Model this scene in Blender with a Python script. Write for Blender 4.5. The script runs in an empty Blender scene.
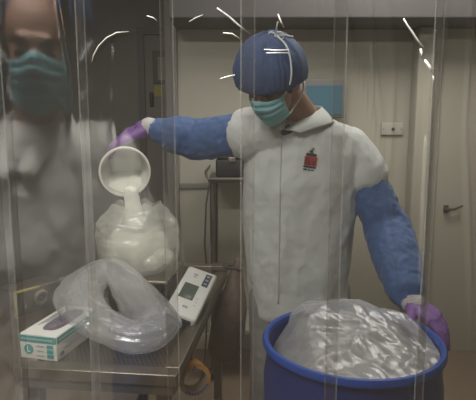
import bpy, bmesh, math, random
from mathutils import Vector, Matrix, noise
S = bpy.context.scene
COL = S.collection
random.seed(7)
PI = math.pi
R = math.radians
# ------------------------------------------------------------------ camera
CAM_Z, PITCH, FPX = 1.47, R(8.5), 510.0
cd = bpy.data.cameras.new('camera'); cam = bpy.data.objects.new('camera', cd); COL.objects.link(cam)
cam.location = (0, 0, CAM_Z); cam.rotation_euler = (PI/2 - PITCH, 0, 0)
cd.sensor_width = 36; cd.lens = 36*FPX/476; cd.clip_start = .02
S.camera = cam
# ------------------------------------------------------------------ world, lights, exposure
S.view_settings.view_transform = 'Standard'; S.view_settings.look = 'None'
S.view_settings.gamma = 1; S.view_settings.use_curve_mapping = False
S.view_settings.exposure = 0.0
S.cycles.use_denoising = True
S.cycles.transparent_max_bounces = 24
S.cycles.max_bounces = 10
w = bpy.data.worlds.new('world'); S.world = w; w.use_nodes = True
w.node_tree.nodes['Background'].inputs[0].default_value = (.62, .6, .52, 1)
w.node_tree.nodes['Background'].inputs[1].default_value = .05
def area(name, loc, sx, sy, power, color=(1, .985, .95), rot=(0, 0, 0)):
    l = bpy.data.lights.new(name, 'AREA'); l.shape = 'RECTANGLE'; l.size = sx; l.size_y = sy
    l.energy = power; l.color = color
    o = bpy.data.objects.new(name, l); COL.objects.link(o); o.location = loc; o.rotation_euler = rot
    return o
area('work_side_light', (.85, 2.3, 2.56), 1.15, .55, 14.5)
area('table_side_light', (-.35, 1.75, 2.56), 1.15, .25, 5)
area('added_observer_light', (-.55, .30, 2.56), 1.15, .35, 60)  # added lamp in front of the observer, brightens the mirrored figure

# ------------------------------------------------------------------ helpers
def P(px, py, y):
    v = (200-py)/FPX; x = (px-238)/FPX
    d = Vector((x, math.cos(PITCH)+v*math.sin(PITCH), -math.sin(PITCH)+v*math.cos(PITCH)))
    return Vector((0, 0, CAM_Z)) + d*(y/d.y)
def PZ(px, py, z):
    v = (200-py)/FPX; x = (px-238)/FPX
    d = Vector((x, math.cos(PITCH)+v*math.sin(PITCH), -math.sin(PITCH)+v*math.cos(PITCH)))
    return Vector((0, 0, CAM_Z)) + d*((z-CAM_Z)/d.z)
def V(*a): return Vector(a)
def frame(o, x, y, z):
    m = Matrix((x, y, z)).transposed().to_4x4(); m.translation = o; return m
def rotz(a, o=(0, 0, 0)):
    m = Matrix.Rotation(a, 4, 'Z'); m.translation = Vector(o); return m
I4 = Matrix.Identity(4)

class MB:
    def __init__(s): s.v = []; s.f = []
    def add(s, vs, fs, m=I4):
        b = len(s.v); s.v += [m @ Vector(p) for p in vs]; s.f += [tuple(b+i for i in f) for f in fs]; return s
    def box(s, c, d, m=I4, bev=0):
        bm = bmesh.new(); bmesh.ops.create_cube(bm, size=1)
        for p in bm.verts: p.co = Vector((p.co.x*d[0]+c[0], p.co.y*d[1]+c[1], p.co.z*d[2]+c[2]))
        if bev: bmesh.ops.bevel(bm, geom=bm.edges[:], offset=bev, segments=3, affect='EDGES', profile=.5)
        bm.verts.index_update()
        s.add([p.co.copy() for p in bm.verts], [[q.index for q in f.verts] for f in bm.faces], m); bm.free(); return s
    def ell(s, c, r, m=I4, n=24, k=14):
        vs = [(c[0], c[1], c[2]+r[2])]; fs = []
        for j in range(1, k):
            t = PI*j/k
            for i in range(n):
                a = 2*PI*i/n
                vs.append((c[0]+r[0]*math.sin(t)*math.cos(a), c[1]+r[1]*math.sin(t)*math.sin(a), c[2]+r[2]*math.cos(t)))
        vs.append((c[0], c[1], c[2]-r[2]))
        for i in range(n):
            fs.append((0, 1+i, 1+(i+1) % n))
            for j in range(k-2):
                a = 1+j*n+i; b = 1+j*n+(i+1) % n; fs.append((a, a+n, b+n, b))
            a = 1+(k-2)*n; fs.append((a+i, len(vs)-1, a+(i+1) % n))
        return s.add(vs, fs, m)
    def cap(s, p, rp, q, rq, n=16):
        p = Vector(p); q = Vector(q); z = (q-p)
        if z.length < 1e-6: return s.ell(p, (rp,)*3)
        z.normalize(); x = z.orthogonal().normalized(); y = z.cross(x)
        rings = []
        for j in range(5): t = PI/2*(1-j/4.0); rings.append((p - z*rp*math.sin(t), rp*math.cos(t)))
        for j in range(5): t = PI/2*j/4.0; rings.append((q + z*rq*math.sin(t), rq*math.cos(t)))
        vs = []; fs = []
        for c, r in rings:
            for i in range(n):
                a = 2*PI*i/n; vs.append(c + (x*math.cos(a)+y*math.sin(a))*max(r, 1e-5))
        for j in range(len(rings)-1):
            for i in range(n):
                a = j*n+i; b = j*n+(i+1) % n; fs.append((a, b, b+n, a+n))
        fs.append(tuple(range(n-1, -1, -1))); fs.append(tuple(range(len(vs)-n, len(vs))))
        return s.add(vs, fs)
    def chain(s, pts):
        for (p, r), (q, t) in zip(pts, pts[1:]): s.cap(p, r, q, t)
        return s
    def tube(s, pts, r, n=8, closed=False):
        pts = [Vector(p) for p in pts]; k = len(pts); vs = []; fs = []
        if not hasattr(r, '__len__'): r = [r]*k
        prev = None
        for i, p in enumerate(pts):
            a = pts[(i-1) % k] if closed or i else p; b = pts[(i+1) % k] if closed or i < k-1 else p
            t = (b-a).normalized()
            x = t.orthogonal().normalized() if prev is None else (prev - t*prev.dot(t)).normalized()
            prev = x; y = t.cross(x)
            for j in range(n):
                g = 2*PI*j/n; vs.append(p + (x*math.cos(g)+y*math.sin(g))*r[i])
        for i in range(k if closed else k-1):
            for j in range(n):
                a = i*n+j; b = i*n+(j+1) % n; c = ((i+1) % k)*n
                fs.append((a, b, c+(j+1) % n, c+j))
        if not closed: fs.append(tuple(range(n-1, -1, -1))); fs.append(tuple(range((k-1)*n, k*n)))
        return s.add(vs, fs)
    def lathe(s, prof, n=48, m=I4):
        vs = []; fs = []
        for r, z in prof:
            for i in range(n): a = 2*PI*i/n; vs.append((r*math.cos(a), r*math.sin(a), z))
        for j in range(len(prof)-1):
            for i in range(n):
                a = j*n+i; b = j*n+(i+1) % n; fs.append((a, b, b+n, a+n))
        return s.add(vs, fs, m)
    def loft(s, rings):
        n = len(rings[0]); vs = [p for r in rings for p in r]; fs = []
        for j in range(len(rings)-1):
            for i in range(n):
                a = j*n+i; b = j*n+(i+1) % n; fs.append((a, b, b+n, a+n))
        fs.append(tuple(range(n-1, -1, -1))); fs.append(tuple(range(len(vs)-n, len(vs))))
        return s.add(vs, fs)
    def grid(s, fn, nu, nv, closeu=False):
        vs = [fn(i/nu, j/nv) for j in range(nv+1) for i in range(nu + (0 if closeu else 1))]
        w_ = nu + (0 if closeu else 1); fs = []
        for j in range(nv):
            for i in range(nu):
                a = j*w_+i; b = j*w_+(i+1) % w_; fs.append((a, b, b+w_, a+w_))
        return s.add(vs, fs)

def link(name, me, mat, parent=None, smooth=True, mods=()):
    o = bpy.data.objects.new(name, me); COL.objects.link(o)
    if parent is not None:
        off = WL[parent.name]
        me.transform(Matrix.Translation(-off)); o.parent = parent; WL[o.name] = off
    else: WL[o.name] = Vector((0, 0, 0))
    me.materials.clear(); me.materials.append(mat)
    for p in me.polygons: p.use_smooth = smooth
    if smooth == 'auto':
        m = o.modifiers.new('w', 'EDGE_SPLIT'); m.split_angle = R(35)
    return o
WL = {}
def mesh_of(mb):
    me = bpy.data.meshes.new('m'); me.from_pydata([tuple(p) for p in mb.v], [], mb.f); me.validate()
    bm = bmesh.new(); bm.from_mesh(me); bmesh.ops.recalc_face_normals(bm, faces=bm.faces); bm.to_mesh(me); bm.free()
    return me
def obj(name, mb, mat, parent=None, smooth='auto', solid=0):
    me = mesh_of(mb)
    for p in me.polygons: p.use_smooth = bool(smooth)
    o = link(name, me, mat, parent, bool(smooth))
    if solid: m = o.modifiers.new('s', 'SOLIDIFY'); m.thickness = solid
    if smooth == 'auto': m = o.modifiers.new('e', 'EDGE_SPLIT'); m.split_angle = R(35)
    return o
def remeshed(mb, voxel, smooth=2):
    me = mesh_of(mb); t = bpy.data.objects.new('tmp', me); COL.objects.link(t)
    m = t.modifiers.new('r', 'REMESH'); m.mode = 'VOXEL'; m.voxel_size = voxel
    if smooth: k = t.modifiers.new('k', 'SMOOTH'); k.iterations = smooth; k.factor = .5
    dg = bpy.context.evaluated_depsgraph_get(); dg.update()
    out = bpy.data.meshes.new_from_object(t.evaluated_get(dg)); bpy.data.objects.remove(t)
    return out
def displaced(me, fn):
    ns = [v.normal.copy() for v in me.vertices]
    for v, n in zip(me.vertices, ns): v.co = v.co + n*fn(v.co, n)
    me.update(); return me
def blob(name, mb, mat, parent, voxel=.006, smooth=2, fn=None):
    me = remeshed(mb, voxel, smooth)
    if fn: displaced(me, fn)
    return link(name, me, mat, parent, True)
def ridge(p, sc, seed=0.0, oct=3):
    s = 0; a = 1
    q = Vector((p[0]*sc[0]+seed, p[1]*sc[1]-seed, p[2]*sc[2]+2*seed))
    for _ in range(oct):
        s += a*(1-2*abs(noise.noise(q))); q = q*2.03; a *= .5
    return s/1.75
def thing(name, label, cat, loc, group=None):
    o = bpy.data.objects.new(name, None); COL.objects.link(o); o.location = loc; o.empty_display_size = .05
    WL[o.name] = Vector(loc); tag(o, label, cat, group); return o
def tag(o, label, cat, group=None, kind=None):
    if label: o['label'] = label
    if cat: o['category'] = cat
    if group: o['group'] = group
    if kind: o['kind'] = kind
    return o
def struct(name, mb, mat, smooth=False):
    o = obj(name, mb, mat, None, smooth); o['kind'] = 'structure'; return o
def text(name, s, size, mat, parent, m, depth=.0006, bold=0):
    c = bpy.data.curves.new('t', 'FONT'); c.body = s; c.size = size; c.extrude = depth; c.align_x = 'CENTER'; c.align_y = 'CENTER'; c.offset = bold
    t = bpy.data.objects.new('tt', c); COL.objects.link(t)
    dg = bpy.context.evaluated_depsgraph_get(); dg.update()
    me = bpy.data.meshes.new_from_object(t.evaluated_get(dg)); bpy.data.objects.remove(t)
    me.transform(m); return link(name, me, mat, parent, False)

# ------------------------------------------------------------------ materials
def mat(name, col, rough=.6, metal=0, spec=.4, var=0, vscale=20, bump=0, bscale=80, sheen=0, alpha=None, emit=None, estr=0, sub=0, vstretch=(1, 1, 1)):
    m = bpy.data.materials.new(name); m.use_nodes = True; nt = m.node_tree; b = nt.nodes['Principled BSDF']
    b.inputs['Base Color'].default_value = (*col, 1); b.inputs['Roughness'].default_value = rough
    b.inputs['Metallic'].default_value = metal; b.inputs['Specular IOR Level'].default_value = spec
    if sheen: b.inputs['Sheen Weight'].default_value = sheen
    if sub: b.inputs['Subsurface Weight'].default_value = sub; b.inputs['Subsurface Radius'].default_value = (.02, .012, .008)
    if emit: b.inputs['Emission Color'].default_value = (*emit, 1); b.inputs['Emission Strength'].default_value = estr
    tc = nt.nodes.new('ShaderNodeTexCoord'); mp = nt.nodes.new('ShaderNodeMapping'); mp.inputs['Scale'].default_value = vstretch
    nt.links.new(tc.outputs['Object'], mp.inputs['Vector'])
    n = nt.nodes.new('ShaderNodeTexNoise'); n.inputs['Scale'].default_value = vscale; n.inputs['Detail'].default_value = 5
    nt.links.new(mp.outputs[0], n.inputs['Vector'])
    rp = nt.nodes.new('ShaderNodeMapRange'); rp.inputs['To Min'].default_value = 1-var; rp.inputs['To Max'].default_value = 1+var
    nt.links.new(n.outputs['Fac'], rp.inputs['Value'])
    mx = nt.nodes.new('ShaderNodeVectorMath'); mx.operation = 'SCALE'; mx.inputs[0].default_value = col
    nt.links.new(rp.outputs[0], mx.inputs['Scale']); nt.links.new(mx.outputs[0], b.inputs['Base Color'])
    if bump:
        n2 = nt.nodes.new('ShaderNodeTexNoise'); n2.inputs['Scale'].default_value = bscale; n2.inputs['Detail'].default_value = 4
        nt.links.new(mp.outputs[0], n2.inputs['Vector'])
        bp = nt.nodes.new('ShaderNodeBump'); bp.inputs['Strength'].default_value = bump; bp.inputs['Distance'].default_value = .004
        nt.links.new(n2.outputs['Fac'], bp.inputs['Height']); nt.links.new(bp.outputs[0], b.inputs['Normal'])
    return m
def film(name, tint, milk, gloss, rough, milkcol=(.8, .8, .76), facing=.35, bump=0, bscale=10, edge=0):
    """clear plastic sheet: transparent, a little milky, glossy"""
    m = bpy.data.materials.new(name); m.use_nodes = True; nt = m.node_tree; nt.nodes.clear(); N = nt.nodes.new; L = nt.links.new
    out = N('ShaderNodeOutputMaterial'); tr = N('ShaderNodeBsdfTransparent'); tr.inputs[0].default_value = (*tint, 1)
    df = N('ShaderNodeBsdfDiffuse'); df.inputs[0].default_value = (*milkcol, 1)
    tl = N('ShaderNodeBsdfTranslucent'); tl.inputs[0].default_value = (*milkcol, 1)
    dm = N('ShaderNodeMixShader'); dm.inputs[0].default_value = .45; L(df.outputs[0], dm.inputs[1]); L(tl.outputs[0], dm.inputs[2])
    if edge:
        lw0 = N('ShaderNodeLayerWeight'); lw0.inputs[0].default_value = .5
        r0 = N('ShaderNodeMapRange'); r0.inputs['From Max'].default_value = .45; r0.inputs['To Min'].default_value = 1; r0.inputs['To Max'].default_value = edge
        sc = N('ShaderNodeVectorMath'); sc.operation = 'SCALE'; sc.inputs[0].default_value = tint
        L(lw0.outputs['Facing'], r0.inputs['Value']); L(r0.outputs[0], sc.inputs['Scale']); L(sc.outputs[0], tr.inputs[0])
    gl = N('ShaderNodeBsdfGlossy'); gl.inputs['Roughness'].default_value = rough; gl.inputs[0].default_value = (1, 1, 1, 1)
    lw = N('ShaderNodeLayerWeight'); lw.inputs[0].default_value = .5
    def mr(lo, hi):
        r = N('ShaderNodeMapRange'); r.inputs['To Min'].default_value = lo; r.inputs['To Max'].default_value = hi
        pw = N('ShaderNodeMath'); pw.operation = 'POWER'; pw.inputs[1].default_value = 2.0
        L(lw.outputs['Facing'], pw.inputs[0]); L(pw.outputs[0], r.inputs['Value']); return r
    m1 = N('ShaderNodeMixShader'); a = mr(milk, min(1, milk+facing)); L(a.outputs[0], m1.inputs[0]); L(tr.outputs[0], m1.inputs[1]); L(dm.outputs[0], m1.inputs[2])
    m2 = N('ShaderNodeMixShader'); b = mr(gloss, min(1, gloss+.4)); L(b.outputs[0], m2.inputs[0]); L(m1.outputs[0], m2.inputs[1]); L(gl.outputs[0], m2.inputs[2])
    if bump:
        tc = N('ShaderNodeTexCoord'); n2 = N('ShaderNodeTexNoise'); n2.inputs['Scale'].default_value = bscale; n2.inputs['Detail'].default_value = 3
        L(tc.outputs['Object'], n2.inputs['Vector']); bp = N('ShaderNodeBump'); bp.inputs['Strength'].default_value = bump; bp.inputs['Distance'].default_value = .01
        L(n2.outputs['Fac'], bp.inputs['Height']); L(bp.outputs[0], gl.inputs['Normal']); L(bp.outputs[0], df.inputs['Normal'])
    L(m2.outputs[0], out.inputs[0]); return m
M = dict(
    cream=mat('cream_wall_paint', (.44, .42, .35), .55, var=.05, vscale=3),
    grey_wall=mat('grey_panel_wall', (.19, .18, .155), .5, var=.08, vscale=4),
    dark_door=mat('brown_grey_door', (.19, .17, .145), .5, var=.06),
    frame=mat('door_frame_grey', (.10, .095, .08), .45, var=.05),
    edge_frame=mat('pale_frame_edge', (.22, .21, .18), .5),
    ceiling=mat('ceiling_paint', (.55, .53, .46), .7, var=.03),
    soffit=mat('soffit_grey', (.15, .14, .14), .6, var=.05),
    floor=mat('vinyl_floor', (.24, .185, .13), .4, var=.12, vscale=9),
    skirting=mat('pale_coved_skirting', (.58, .52, .42), .5, var=.05),
    viewer_wall=mat('viewer_side_wall', (.2, .19, .165), .6, var=.06, vscale=3),
    steel=mat('brushed_steel', (.27, .235, .19), .38, metal=.85, var=.12, vscale=14, vstretch=(1, 6, 1)),
    steel_dark=mat('dark_steel_frame', (.16, .14, .12), .45, metal=.7, var=.1),  # darker steel for frames, legs and brackets
    black=mat('black_plastic', (.02, .02, .022), .5, var=.1),
    prong=mat('dark_red_brown_grip', (.035, .022, .018), .5),
    tyvek=mat('white_coverall_cloth', (.57, .595, .575), .75, var=.04, vscale=12, bump=.25, bscale=45, sheen=.1),
    white_coat=mat('white_coat_cloth', (.80, .79, .74), .8, var=.04, vscale=12, bump=.2, bscale=45),
    seam=mat('white_seam_cloth', (.49, .51, .49), .8),
    sleeve=mat('blue_nonwoven_sleeve', (.058, .115, .27), .65, var=.16, vscale=22, bump=.6, bscale=60, sheen=.15),
    cap=mat('blue_nonwoven_cap', (.046, .078, .17), .75, var=.3, vscale=30, bump=.7, bscale=70, vstretch=(1, 1, 1)),
    mask=mat('aqua_mask_cloth', (.25, .51, .56), .75, var=.06, vscale=30),
    tie=mat('white_tie_cord', (.62, .64, .63), .7),
    skin=mat('skin', (.33, .19, .13), .55, var=.08, vscale=25, sub=.05),
    hair=mat('dark_hair', (.03, .02, .015), .7, var=.3, vscale=90),
    eye=mat('eye_dark', (.03, .02, .015), .2),
    brow=mat('brow_hair', (.035, .022, .016), .8),
    glove=mat('purple_nitrile', (.22, .11, .34), .42, var=.08, vscale=25, bump=.2, bscale=60),
    cuff=mat('white_knit_cuff', (.58, .56, .55), .85, bump=.6, bscale=160),
    shirt=mat('navy_scrub_cloth', (.03, .06, .10), .8),
    trousers=mat('grey_trouser_cloth', (.26, .26, .25), .8, var=.08),
    shoe=mat('white_clog', (.5, .5, .48), .5),
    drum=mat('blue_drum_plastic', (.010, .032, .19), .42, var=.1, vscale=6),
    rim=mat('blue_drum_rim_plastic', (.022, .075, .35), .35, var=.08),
    bucket=mat('white_bucket_plastic', (.74, .73, .67), .4, var=.03, sub=.1),
    powder=mat('white_powder', (.86, .86, .76), .95, bump=.3, bscale=200),
    carton=mat('white_carton', (.66, .66, .62), .6, var=.05),
    teal=mat('teal_print', (.03, .29, .28), .55, var=.05),
    grey_ink=mat('grey_print', (.33, .35, .35), .6),
    dark_ink=mat('dark_print', (.06, .06, .07), .6),
    red_ink=mat('red_print', (.42, .045, .04), .6),
    blue_ink=mat('blue_print', (.04, .07, .25), .5),
    slot=mat('gloves_in_slot', (.10, .075, .11), .6, var=.4, vscale=60),
    scale_body=mat('white_scale_plastic', (.66, .66, .62), .4, var=.03),
    lcd=mat('lcd_grey_green', (.10, .125, .10), .2, spec=.6),
    keypad=mat('dark_blue_keypad', (.055, .065, .095), .4),
    tape=mat('brown_packing_tape', (.45, .21, .05), .25, var=.12, vscale=40),
    core=mat('cardboard_core', (.30, .24, .16), .8),
    brownbag=mat('brown_sack', (.125, .09, .065), .55, var=.15, vscale=12, bump=.4, bscale=18),
    yellow=mat('yellow_edging', (.36, .30, .09), .6),
    screen=mat('monitor_glass', (.05, .12, .16), .25, emit=(.12, .22, .26), estr=.2),
    bezel=mat('grey_bezel', (.17, .17, .16), .5),
    sticker=mat('yellow_sticker', (.38, .32, .06), .6),
    paper=mat('notice_paper', (.34, .32, .27), .7),
    plate=mat('socket_plate', (.48, .46, .40), .4),
    lamp=mat('lamp_diffuser', (.9, .9, .85), .5, emit=(1, .95, .84), estr=3.0),
    white_paint=mat('white_painted_metal', (.7, .7, .66), .5),
    curtain_edge=film('curtain_edge_plastic', (1, 1, 1), .10, .05, .25, (.8, .8, .76), .0),
    curtain=film('clear_curtain_plastic', (.962, .95, .935), .038, .13, .06, (.48, .46, .45), .45, bump=.10, bscale=7, edge=.45),
    glint=mat('painted_glint', (.95, .95, .9), .25, spec=1.0),  # bright lamp reflections on the film, put into the colour
    faint=mat('painted_glint_faint', (.60, .58, .53), .4),  # dimmer reflection streaks, also painted by colour
    clearbag=film('clear_bag_film', (.94, .94, .95), .19, .05, .22, (.76, .76, .76), .42, bump=.4, bscale=28),
    whitebag=film('milky_bag_film', (.96, .96, .94), .40, .05, .22, (.88, .88, .82), .3, bump=.6, bscale=28),
    liner=film('milky_liner_film', (.95, .95, .95), .29, .04, .28, (.74, .74, .75), .5, bump=.22, bscale=15),
)

# ------------------------------------------------------------------ the room
XL, XR, YB, YF, ZC = -1.95, 2.1, 3.2, -2.4, 2.6
struct('floor', MB().box(((XL+XR)/2, .75, -.05), (XR-XL+.6, 6.9, .1)), M['floor'])
struct('ceiling', MB().box(((XL+XR)/2, .75, ZC+.05), (XR-XL+.6, 6.9, .1)), M['ceiling'])
zs = P(300, 18, YB-.35).z
xa = P(178, 150, YB).x                                     # where the cream wall begins
struct('wall_back', MB().box(((xa+XR)/2, YB+.4, ZC/2), (XR-xa, .8, ZC)), M['cream'])
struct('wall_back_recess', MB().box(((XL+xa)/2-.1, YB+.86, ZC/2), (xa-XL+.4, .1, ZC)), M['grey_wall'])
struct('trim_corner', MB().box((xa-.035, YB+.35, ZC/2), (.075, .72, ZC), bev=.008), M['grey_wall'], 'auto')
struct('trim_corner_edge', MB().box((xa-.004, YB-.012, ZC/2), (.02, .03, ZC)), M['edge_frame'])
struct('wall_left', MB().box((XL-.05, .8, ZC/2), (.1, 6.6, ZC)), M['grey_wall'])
struct('wall_right', MB().box((XR+.05, .8, ZC/2), (.1, 6.6, ZC)), M['cream'])
struct('wall_front', MB().box(((XL+XR)/2, YF-.05, ZC/2), (XR-XL+.2, .1, ZC)), M['viewer_wall'])
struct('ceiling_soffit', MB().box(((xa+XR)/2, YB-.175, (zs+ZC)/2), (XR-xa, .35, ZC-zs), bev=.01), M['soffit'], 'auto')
struct('baseboard_back', MB().box(((xa+XR)/2, YB-.012, .055), (XR-xa, .03, .11), bev=.01), M['skirting'], 'auto')
zr = P(200, 186, YB).z
x1, x2 = xa+.01, P(250, 186, YB).x
struct('trim_dado', MB().box(((x1+x2)/2, YB-.008, zr), (x2-x1, .02, .035), bev=.006), M['edge_frame'], 'auto')
# the grey door in the recess
yd = YB+.81
dl, dr = P(146, 100, yd).x, xa-.08
dt = P(150, 36, yd).z
def mk_door():
    d = struct('door_1', MB().box(((dl+dr)/2, yd-.02, dt/2), (dr-dl, .05, dt)), M['dark_door'])
    obj('door_frame', MB().box((dl-.02, yd-.03, dt/2), (.05, .08, dt)).box(((dl+dr)/2, yd-.03, dt+.025), (dr-dl+.09, .08, .05)), M['frame'], d, False)
    wl, wr = P(154, 70, yd).x, dr-.02; wt, wb = P(154, 52, yd).z, P(154, 84, yd).z
    wf = obj('window_frame', MB().box(((wl+wr)/2, yd-.052, (wt+wb)/2), (wr-wl, .02, wt-wb), bev=.004), M['frame'], d)
    obj('window_pane', MB().box(((wl+wr)/2+.015, yd-.066, (wt+wb)/2-.01), (wr-wl-.05, .01, wt-wb-.07)), M['paper'], wf, False)
    a, b = P(155, 86, yd), P(163, 97, yd)
    obj('yellow_sticker', MB().box(((a.x+b.x)/2, yd-.05, (a.z+b.z)/2), (b.x-a.x, .006, a.z-b.z)), M['sticker'], d, False)['label'] = 'small yellow sticker'
    h = P(153, 100, yd)
    obj('door_handle', MB().cap((h.x, yd-.06, h.z-.04), .016, (h.x, yd-.06, h.z+.04), .016), M['black'], d)
mk_door()
# the pale door on the right
a = P(431, 200, YB).x; b = a+.92
d2 = struct('door_2', MB().box(((a+b)/2, YB-.02, zs/2), (b-a, .05, zs-.002)), M['cream'])
obj('door_frame', MB().box((b+.035, YB-.03, 1.02), (.06, .07, 2.04)), M['cream'], d2, False)
obj('door_jamb', MB().box((a-.03, YB-.03, 1.02), (.055, .07, 2.04)), M['plate'], d2, False)
h = P(446, 209, YB-.05)
dh = obj('door_handle', MB().cap(h+V(0, .02, 0), .014, h+V(0, -.03, 0), .014).tube([h+V(0, -.03, 0), h+V(.04, -.035, .005), h+V(.09, -.03, .025)], [.009, .008, .006]).box((h.x, YB-.05, h.z), (.03, .012, .05), bev=.004), M['steel_dark'], d2)
# wall columns (pale service boxing) beside that door
c0 = P(408, 200, YB).x
struct('trim_boxing', MB().box((c0+.03, YB-.06, zs/2), (.10, .12, zs), bev=.012), M['cream'], 'auto')

# ------------------------------------------------------------------ wall fittings
def wall_things():
    p = P(392, 129, YB-.01)
    t = thing('wall_socket', 'pale rectangular socket plate on the cream wall right of the person in white', 'socket', p)
    obj('cover_plate', MB().box((p.x, p.y, p.z), (.135, .014, .075), bev=.004), M['plate'], t)
    obj('socket_hole', MB().lathe([(0, 0), (.009, 0), (.009, .008), (0, .008)], 16, frame(p+V(.004, -.007, 0), V(1, 0, 0), V(0, 0, 1), V(0, -1, 0))), M['dark_ink'], t)
    for s in (-1, 1): obj('screw', MB().ell((p.x+s*.055, p.y-.008, p.z), (.004, .002, .004)), M['steel'], t)
    y = 3.1
    a, b = P(303, 79, y), P(344, 118, y)
    cx, cz = (a.x+b.x)/2, (a.z+b.z)/2; W, H = b.x-a.x, a.z-b.z
    t = thing('wall_monitor', 'grey framed monitor with a bluish screen mounted behind the shoulder of the person', 'monitor', (cx, YB, cz))
    obj('bezel', MB().box((cx, y, cz), (W, .05, H), bev=.008), M['bezel'], t)
    obj('screen', MB().box((cx, y-.027, cz-.01), (W-.04, .006, H-.06)), M['screen'], t, False)
    obj('wall_bracket', MB().box((cx, y+.06, cz), (.09, .08, .09)), M['steel_dark'], t, False)
wall_things()
def trolley():
    y0 = 2.75
    z = P(230, 181, y0).z
    xl, xr = P(208, 181, y0).x, P(208, 181, y0).x+.46
    t = thing('equipment_trolley', 'steel trolley with a dark shelf standing behind the outstretched blue sleeve', 'trolley', ((xl+xr)/2, y0+.2, 0))
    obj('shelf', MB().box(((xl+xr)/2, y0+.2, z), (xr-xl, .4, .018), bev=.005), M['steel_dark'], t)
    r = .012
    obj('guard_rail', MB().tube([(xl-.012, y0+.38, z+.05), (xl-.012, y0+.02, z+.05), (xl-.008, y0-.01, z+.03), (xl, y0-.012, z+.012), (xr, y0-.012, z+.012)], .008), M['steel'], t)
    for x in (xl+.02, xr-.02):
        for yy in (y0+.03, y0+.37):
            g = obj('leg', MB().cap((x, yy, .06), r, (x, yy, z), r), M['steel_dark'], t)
            obj('caster', MB().cap((x-.012, yy, .035), .03, (x+.012, yy, .035), .03), M['black'], g)
    obj('lower_shelf', MB().box(((xl+xr)/2, y0+.2, .3), (xr-xl, .4, .018)), M['cream'], t, False)
    obj('back_panel', MB().box(((xl+xr)/2+.01, y0+.36, (z+.3)/2), (xr-xl-.06, .015, z-.34)), M['cream'], t, False)
    zt = z+.012
    e = thing('instrument_case', 'black instrument case lying on the trolley shelf behind the arm', 'case', ((xl+xr)/2, y0+.2, zt))
    obj('case_body', MB().box(((xl+xr)/2+.01, y0+.2, zt+.052), (xr-xl-.06, .3, .1), bev=.01), M['black'], e)
    obj('case_lid', MB().box(((xl+xr)/2+.01, y0+.2, zt+.122), (xr-xl-.05, .31, .03), bev=.01), M['bezel'], e)
    obj('latch', MB().box(((xl+xr)/2-.1, y0+.045, zt+.1), (.04, .012, .03), bev=.003), M['steel'], e)
    c = obj('cable', MB().tube([(xl+.01, y0-.01, z-.01), (xl-.01, y0-.02, z-.12), (xl-.02, y0-.02, z-.35), (xl+.0, y0-.01, z-.6), (xl-.03, y0+.02, .1), (xl-.05, y0+.1, .006)], .005), M['steel_dark'], None)
    tag(c, 'thin dark cable hanging down from the left end of the trolley', 'cable')
trolley()

# ------------------------------------------------------------------ ceiling lamps (out of frame, they light the room)
for (x, y, lab, n_) in ((.85, 2.3, 'white ceiling light panel over the blue drum', 1.2), (-.55, .18, 'added white ceiling light panel brightening the mirrored person', 1.2)):  # the viewing-side panel is added to go with the observer's lamp
    t = thing('ceiling_light', lab, 'ceiling light', (x, y, ZC))
    obj('frame', MB().box((x, y, ZC-.012), (n_+.08, .68, .022), bev=.005), M['white_paint'], t)
    obj('diffuser', MB().box((x, y, ZC-.026), (n_, .6, .006)), M['lamp'], t, False)

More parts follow.
